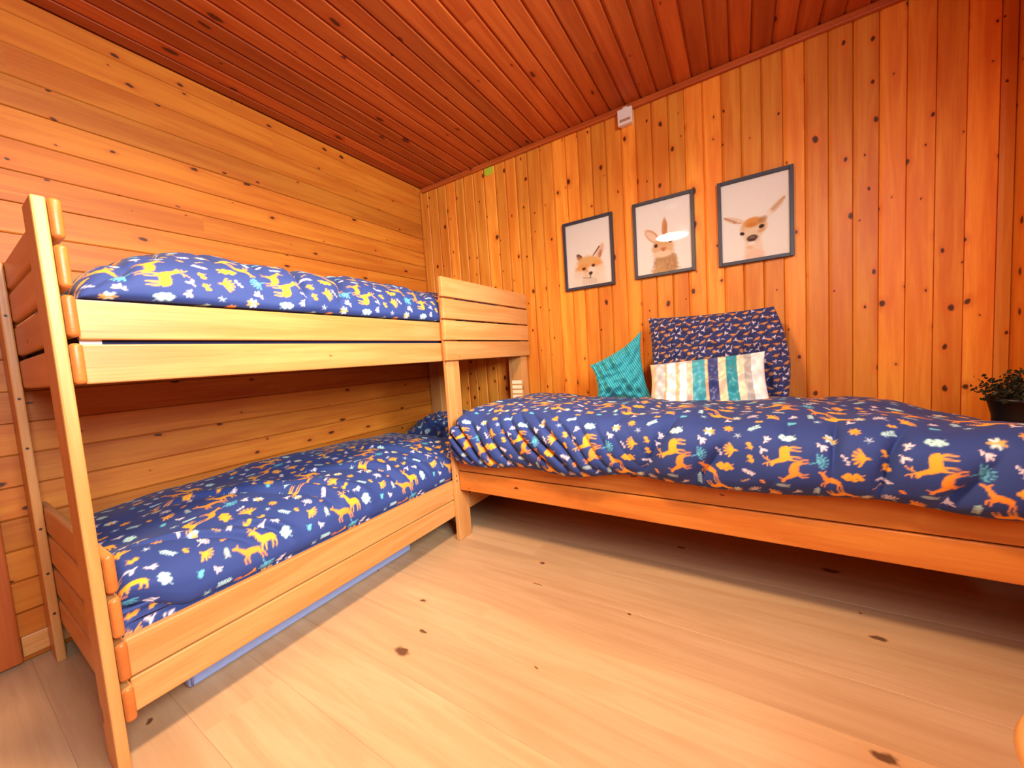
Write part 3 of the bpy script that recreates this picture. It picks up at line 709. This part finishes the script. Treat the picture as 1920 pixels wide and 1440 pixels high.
cushion('bolster_cushion', 'satin cushion striped in white, peach, teal and navy, lying against the large pillow', 'cushion', .49, .30, .13, M['satin'], (1.943, -.360, .748), -.55, .03, -.015, stripes=stripes, ear=.06, power=.5, wr=.006, seed=9, nres=200, corners=((-.240, .125), (.232, .162), (.248, -.145), (-.242, -.145)))
cushion('scatter_cushion', 'teal ribbed velvet cushion tipped on one corner beside the large pillow', 'cushion', .345, .345, .15, M['velvet'], (1.548, -.255, .822), -.26, .10, 0, ear=.17, power=.55, wr=.009, seed=14, corners=((-.172, .040), (.098, .215), (.155, -.170), (-.135, -.165)))
cushion('pillow', 'navy animal print pillow at the head of the lower bunk', 'pillow', .56, .40, .17, M['pillowcase'], (.345, -.285, .478), -PI/2+.22, 0, 0, tile=q, ear=.04, power=.45, wr=.008, seed=21, nres=170)

# ------------------------------------------------------------------ framed animal prints
class Art:
    def __init__(s, w, h, bg):
        s.w, s.h = w, h; s.U, s.V = np.meshgrid(np.linspace(0, 1, w), np.linspace(0, h/w, h), indexing='ij')
        s.im = np.empty((w, h, 3)); s.im[:] = lin(*bg); s.hw = h/w
        s.nz = Waves(33, 10, 60, 160)(s.U, s.V)*.5+Waves(34, 8, 25, 60)(s.U, s.V)*.5
    def blob(s, cx, cy, rx, ry, ang, col, soft=.3, op=1.0, fur=0.0):
        c, q_ = math.cos(ang), math.sin(ang); cy = cy*s.hw
        u = (s.U-cx)*c+(s.V-cy)*q_; v = -(s.U-cx)*q_+(s.V-cy)*c
        d = np.hypot(u/rx, v/ry)+fur*s.nz
        m = np.clip((1-d)/soft+.5, 0, 1)*op
        s.im += (np.array(lin(*col))-s.im)*m[..., None]
    def line(s, x0, y0, x1, y1, r, col, soft=.5, op=1):
        y0 *= s.hw; y1 *= s.hw; dx, dy = x1-x0, y1-y0
        t = np.clip(((s.U-x0)*dx+(s.V-y0)*dy)/(dx*dx+dy*dy), 0, 1); d = np.hypot(s.U-x0-t*dx, s.V-y0-t*dy)/r
        m = np.clip((1-d)/soft+.5, 0, 1)*op; s.im += (np.array(lin(*col))-s.im)*m[..., None]
PAPER = (238, 231, 220)
def fox():
    a = Art(150, 204, PAPER); b = a.blob; l = a.line
    b(.62, .95, .24, .26, 0, (232, 214, 190), .5, .8, .06); b(.30, .98, .22, .2, 0, (232, 218, 198), .6, .6)
    b(.30, .53, .09, .045, .75, (112, 72, 44), .4); b(.31, .57, .10, .05, .75, (196, 130, 80), .5, .8)
    b(.76, .50, .07, .17, .42, (226, 190, 160), .4); l(.60, .55, .745, .425, .014, (110, 74, 50), .8); b(.76, .54, .035, .09, .3, (190, 132, 98), .6)
    b(.50, .70, .29, .22, .0, (230, 186, 124), .35, 1, .05); b(.48, .62, .22, .10, 0, (226, 176, 112), .5, .9, .05)
    b(.36, .72, .16, .08, -.1, (226, 160, 84), .6, .9, .05); b(.66, .69, .14, .08, -.3, (228, 164, 88), .6, .9)
    b(.27, .81, .14, .09, 0, (232, 214, 196), .7, .9); b(.56, .78, .11, .11, 0, (238, 224, 206), .6); b(.74, .78, .12, .1, 0, (236, 216, 190), .7, .9)
    b(.385, .725, .045, .03, -.1, (84, 38, 20), .4); b(.60, .695, .04, .032, 0, (96, 44, 20), .4); l(.42, .74, .50, .80, .016, (196, 140, 90), .9, .6)
    b(.535, .81, .045, .034, -.4, (52, 34, 28), .35); l(.535, .83, .52, .87, .014, (96, 76, 56), .7, .8); l(.36, .865, .54, .885, .012, (140, 116, 92), .8, .7)
    for k in range(9): l(.36+k*.035, .89, .34+k*.04, .97, .007, (150, 122, 96), .9, .5)
    return a.im
def rabbit():
    a = Art(150, 204, PAPER); b = a.blob; l = a.line
    b(.30, .47, .19, .085, .85, (218, 160, 112), .25); b(.29, .47, .15, .055, .85, (232, 204, 176), .4)
    b(.53, .40, .052, .21, .03, (206, 148, 98), .25, 1, .05); b(.54, .42, .024, .16, .03, (196, 126, 76), .6, .7)
    b(.53, .86, .22, .22, 0, (190, 148, 100), .25, 1, .06); b(.52, .96, .24, .14, 0, (196, 156, 110), .4, 1, .08); b(.42, .96, .1, .1, 0, (204, 160, 108), .6, .7, .1); b(.62, .93, .1, .14, 0, (182, 136, 88), .6, .7, .1)
    b(.49, .66, .205, .155, 0, (222, 182, 136), .3, 1, .05); b(.49, .58, .17, .08, 0, (218, 172, 120), .5, .9); b(.48, .74, .18, .065, 0, (232, 208, 174), .5, .9)
    b(.36, .61, .035, .036, .5, (74, 46, 32), .4); b(.63, .58, .03, .03, -.4, (96, 62, 44), .5); b(.50, .665, .055, .026, 0, (206, 128, 78), .6); b(.50, .69, .03, .02, 0, (180, 110, 74), .7, .8)
    for k in range(40):
        u = .36+random.random()*.34; v = .80+random.random()*.18; l(u, v, u+random.uniform(-.02, .02), v+.03, .006, random.choice(((166, 122, 78), (214, 178, 134))), .9, .6)
    return a.im
def fawn():
    a = Art(150, 196, (236, 230, 220)); b = a.blob; l = a.line
    b(.20, .475, .18, .05, .42, (226, 202, 176), .35); l(.05, .42, .24, .505, .016, (176, 128, 88), .8, .8); b(.27, .525, .06, .035, .3, (236, 220, 208), .5); l(.19, .50, .30, .52, .012, (196, 140, 90), .9, .8)
    b(.80, .41, .20, .05, -.78, (230, 206, 178), .35); l(.72, .46, .93, .315, .016, (190, 142, 98), .8, .9); b(.72, .47, .06, .04, -.6, (238, 222, 210), .5); b(.84, .40, .12, .03, -.75, (212, 172, 136), .7, .7)
    b(.48, .88, .135, .26, 0, (234, 212, 188), .35); b(.50, .97, .15, .12, 0, (232, 200, 174), .5)
    b(.49, .60, .20, .15, 0, (222, 184, 140), .25); b(.47, .68, .15, .12, 0, (228, 202, 170), .4); b(.47, .75, .10, .09, 0, (224, 200, 172), .4)
    b(.47, .535, .13, .075, -.12, (220, 152, 78), .5); b(.46, .57, .08, .04, 0, (206, 128, 50), .7, .8); b(.62, .53, .07, .05, -.5, (176, 124, 74), .7, .8)
    b(.315, .66, .038, .028, .4, (54, 40, 32), .35); b(.605, .61, .042, .032, -.3, (44, 36, 32), .35); b(.60, .66, .06, .03, -.3, (206, 150, 100), .7, .7)
    b(.465, .735, .085, .052, -.1, (92, 66, 52), .35); b(.465, .73, .04, .02, 0, (140, 108, 90), .6); b(.465, .76, .05, .03, 0, (66, 48, 40), .5, .8); b(.46, .80, .06, .03, 0, (240, 226, 212), .5)
    b(.43, .85, .05, .03, .3, (226, 168, 124), .8, .6)
    return a.im
def framed(label, x0, x1, z0, z1, art):
    f = .0165; yw = YB-.0005; yf = YB-.022
    t = thing('framed_print', label, 'picture', ((x0+x1)/2, yw, z0), 'animal prints on the back wall')
    bm = bmesh.new()
    for mn, mx in (((x0, yf, z0), (x0+f, yw, z1)), ((x1-f, yf, z0), (x1, yw, z1)), ((x0+f, yf, z0), (x1-f, yw, z0+f)), ((x0+f, yf, z1-f), (x1-f, yw, z1))): add_box(bm, mn, mx, .0012, 1)
    me = bpy.data.meshes.new('frame'); bm.to_mesh(me); bm.free(); mesh_obj('frame', me, M['frame'], t)
    im = art(); w, h = im.shape[:2]
    U, V = np.meshgrid(np.linspace(x0+f, x1-f, w), np.linspace(z1-f, z0+f, h), indexing='ij')
    G = np.stack([U, np.full(U.shape, yw-.009), V], -1)
    p = grid_mesh('print', G, im, M['print'], t)
    box_obj('glass', (x0+f, yw-.0135, z0+f), (x1-f, yw-.0115, z1-f), M['glass'], t, 0)
    return t
S = lambda x: 2.0825+1.018*(x-2.0825)
Zs = lambda z: .936+1.018*(z-.936)
framed('framed print of a fox, left of the rabbit print', S(1.157), S(1.4655), Zs(1.320), Zs(1.730), fox)
framed('framed print of a rabbit, with the lamp reflected in its glass', S(1.580), S(1.889), Zs(1.3256), Zs(1.735), rabbit)
framed('framed print of a fawn, right of the rabbit print', S(1.9945), S(2.3004), Zs(1.3187), Zs(1.7271), fawn)

# ------------------------------------------------------------------ small things on the back wall
sx0, sx1, sz0, sz1 = S(1.527), S(1.606), Zs(2.160), Zs(2.243)
t = thing('wall_sensor', 'small white square box fixed under the ceiling on the back wall', 'sensor', ((sx0+sx1)/2, YB, sz0))
box_obj('housing', (sx0, YB-.046, sz0), (sx1, YB-.0235, sz1), M['white'], t, .004, 2)
box_obj('mounting_plate', (sx0+.008, YB-.0232, sz0+.006), (sx1-.008, YB-.0005, sz1-.03), M['white'], t, .001, 1)
box_obj('clip', (sx0+.03, YB-.042, sz1), (sx0+.055, YB-.026, sz1+.008), M['white'], t, .001, 1)
o = box_obj('printed_strip', (sx0+.012, YB-.0468, sz0+.014), (sx1-.010, YB-.0461, sz0+.028), M['brown_ink'], t, 0); o['label'] = 'faint brown printed strip'
bm = bmesh.new(); n = 16
gx0, gx1, gz1 = S(.597), S(.668), ZC-.036
pts = [(gx0, gz1), (gx0, gz1-.030)]+[((gx0+gx1)/2-(gx1-gx0)/2*math.cos(PI*k/n), gz1-.030-.022*math.sin(PI*k/n)) for k in range(1, n)]+[(gx1, gz1-.030), (gx1, gz1)]
vf = [bm.verts.new((x_, YB-.006, z_)) for x_, z_ in pts]; vb = [bm.verts.new((x_, YB-.001, z_)) for x_, z_ in pts]
bm.faces.new(vf); bm.faces.new(vb[::-1])
for k in range(len(pts)): bm.faces.new((vf[k], vb[k], vb[(k+1) % len(pts)], vf[(k+1) % len(pts)]))
bmesh.ops.recalc_face_normals(bm, faces=bm.faces); me = bpy.data.meshes.new('tag'); bm.to_mesh(me); bm.free()
tag(mesh_obj('paper_tag', me, M['lime']), 'small lime green tag with rounded bottom, just under the ceiling strip', 'tag')

# ------------------------------------------------------------------ box under the bunk
t = thing('underbed_box', 'flat light blue fabric storage box lying under the lower bunk', 'storage box', (.40, -1.42, 0))
box_obj('body', (.16, -1.866, .002), (.655, -.98, .098), M['box'], t, .012, 3, True)
pp = []
for (x_, y_) in ((.657, -1.850), (.657, -.996)): pp.append((x_, y_, .088))
tube('piping', pp, .003, M['lilac'], t)
tube('piping', [(.6575, -1.857, .012), (.6575, -1.857, .086)], .003, M['lilac'], t)

# ------------------------------------------------------------------ plant by the right wall
pl = thing('potted_plant', 'bushy dark green plant in a black pot beside the right wall', 'plant', (2.897, -.20, .556))
pc = (2.897, -.20, .556)
lathe('pot', [(.052, 0), (.056, .06), (.066, .108), (.070, .110), (.070, .124), (.062, .124), (.060, .112)], pc, M['black'], pl)
lathe('soil', [(.0, .108), (.058, .108), (.058, .104)], pc, M['soil'], pl)
bm = bmesh.new(); rs = random.Random(5)
tips = []
for k in range(75):
    a = rs.uniform(0, 2*PI); e = rs.uniform(.15, 1.45); L = rs.uniform(.075, .125)*(1.0 if e > .5 else .92)
    d = Vector((math.cos(a)*math.cos(e), math.sin(a)*math.cos(e), math.sin(e)*.95))
    p0 = Vector(pc)+Vector((rs.uniform(-.03, .03), rs.uniform(-.03, .03), .108)); tips.append((p0, d, L))
for p0, d, L in tips:
    for k in range(12):
        c = p0+d*L*(.3+.7*k/11)+Vector([rs.uniform(-.008, .008) for _ in range(3)])
        if c.x > XR-.006: continue
        n_ = (d*.4+Vector([rs.uniform(-1, 1) for _ in range(3)])).normalized(); u = n_.orthogonal().normalized(); w = n_.cross(u)
        r = rs.uniform(.004, .008)
        vs = [bm.verts.new(c+u*r*1.4), bm.verts.new(c+w*r*.8+n_*.001), bm.verts.new(c-u*r*1.2), bm.verts.new(c-w*r*.8+n_*.001)]
        bm.faces.new(vs)
me = bpy.data.meshes.new('foliage'); bm.to_mesh(me); bm.free(); mesh_obj('foliage', me, M['leaf'], pl)
bm = bmesh.new()
for p0, d, L in tips:
    q0, q1 = p0, p0+d*L*.95
    if q1.x > XR-.006: continue
    u = d.orthogonal().normalized()*.0008; w = d.cross(u).normalized()*.0008
    a = [bm.verts.new(q0+o_) for o_ in (u, w, -u, -w)]; b_ = [bm.verts.new(q1+o_*.5) for o_ in (u, w, -u, -w)]
    for k in range(4): bm.faces.new((a[k], a[(k+1) % 4], b_[(k+1) % 4], b_[k]))
me = bpy.data.meshes.new('stems'); bm.to_mesh(me); bm.free(); mesh_obj('stems', me, M['stem'], pl)

# ------------------------------------------------------------------ round stool at the lower right corner
SCX, SCY, SR = 2.549, -1.58, .19
st = thing('stool', 'round light wood stool at the lower right corner', 'stool', (SCX, SCY, 0))
lathe('seat', [(.0, .385), (SR-.02, .385), (SR-.004, .392), (SR, .403), (SR-.004, .414), (SR-.02, .420), (.0, .420)], (SCX, SCY, 0), None, st, 56)
so = st.children[0]; so.data.materials.append(M['pine'])
bm = bmesh.new(); bm.from_mesh(so.data); bm.normal_update(); wood_uv(bm, 0, .7); bm.to_mesh(so.data); bm.free()
for k in range(3):
    a = .5+k*2*PI/3
    tube('leg', [(SCX+.15*math.cos(a), SCY+.15*math.sin(a), .0), (SCX+.12*math.cos(a), SCY+.12*math.sin(a), .3845)], .016, M['white'], st, 12)
    o = [c for c in st.children if c.name.startswith('leg')][-1]; o.data.materials.clear(); o.data.materials.append(M['pine'])
    bm = bmesh.new(); bm.from_mesh(o.data); bm.normal_update(); wood_uv(bm, 2, .6); bm.to_mesh(o.data); bm.free()

# ------------------------------------------------------------------ pendant lamp (above the picture; seen in the rabbit print's glass)
LX, LY, LZ = 1.53, -1.75, 2.0
lamp = thing('pendant_lamp', 'round white pendant lamp hanging from the ceiling, reflected in the rabbit print', 'lamp', (LX, LY, LZ))
lathe('shade', [(.145, 0), (.150, 0), (.148, .03), (.10, .085), (.035, .12), (.018, .13), (.0, .13)], (LX, LY, LZ), M['white'], lamp, 48, capped=False)
lathe('diffuser', [(.0, .006), (.142, .006), (.142, .010), (.0, .010)], (LX, LY, LZ), M['lamp'], lamp, 48)
tube('cord', [(LX, LY, LZ+.131), (LX, LY, ZC-.022)], .003, M['black'], lamp)
lathe('ceiling_rose', [(.0, -.022), (.045, -.022), (.05, -.0005), (.0, -.0005)], (LX, LY, ZC), M['white'], lamp, 32)
def area(name, loc, aim, sx, sy, power, col, shape='RECTANGLE', spread=PI):
    d = bpy.data.lights.new(name, 'AREA'); d.energy = power; d.color = col; d.shape = shape; d.size = sx
    if shape in ('RECTANGLE', 'ELLIPSE'): d.size_y = sy
    d.spread = spread
    o = bpy.data.objects.new(name, d); COL.objects.link(o); o.location = loc
    o.rotation_euler = (Vector(aim)-Vector(loc)).to_track_quat('-Z', 'Y').to_euler(); return o
area('lamp_light', (LX, LY, LZ+.004), (LX, LY, 0), .28, .28, 54, (1, .66, .40), 'DISK')
area('daylight', (XR+.16, (WY0+WY1)/2, (WZ0+WZ1)/2), (.55, -.60, .80), WY1-WY0-.06, WZ1-WZ0-.06, 98, (.90, .95, 1.0), spread=2.3)

# ------------------------------------------------------------------ world, camera, view
w = bpy.data.worlds.new('world'); SC.world = w; w.use_nodes = True
w.node_tree.nodes['Background'].inputs[0].default_value = (.6, .75, 1, 1); w.node_tree.nodes['Background'].inputs[1].default_value = .3
cam = bpy.data.cameras.new('camera'); co = bpy.data.objects.new('camera', cam); COL.objects.link(co); SC.camera = co
rt = Vector((0.8493538, 0.5236523, -0.0662298)); upv = Vector((0.01807527, 0.09654733, 0.99516426)); fw = Vector((-0.52751436, 0.84644367, -0.07253769))
mt = Matrix((rt, upv, -fw)).transposed().to_4x4(); mt.translation = Vector((2.08250718, -2.21116476, .93597833))
co.matrix_world = mt
cam.sensor_fit = 'HORIZONTAL'; cam.sensor_width = 36; cam.lens = 694.06*36/1920; cam.clip_start = .01
SC.view_settings.view_transform = 'Standard'; SC.view_settings.look = 'None'; SC.view_settings.gamma = 1
SC.view_settings.exposure = -.1
try: SC.view_settings.use_curve_mapping = False
except Exception: pass
SC.cycles.max_bounces = 10; SC.cycles.diffuse_bounces = 6
try: SC.cycles.use_denoising = True
except Exception: pass
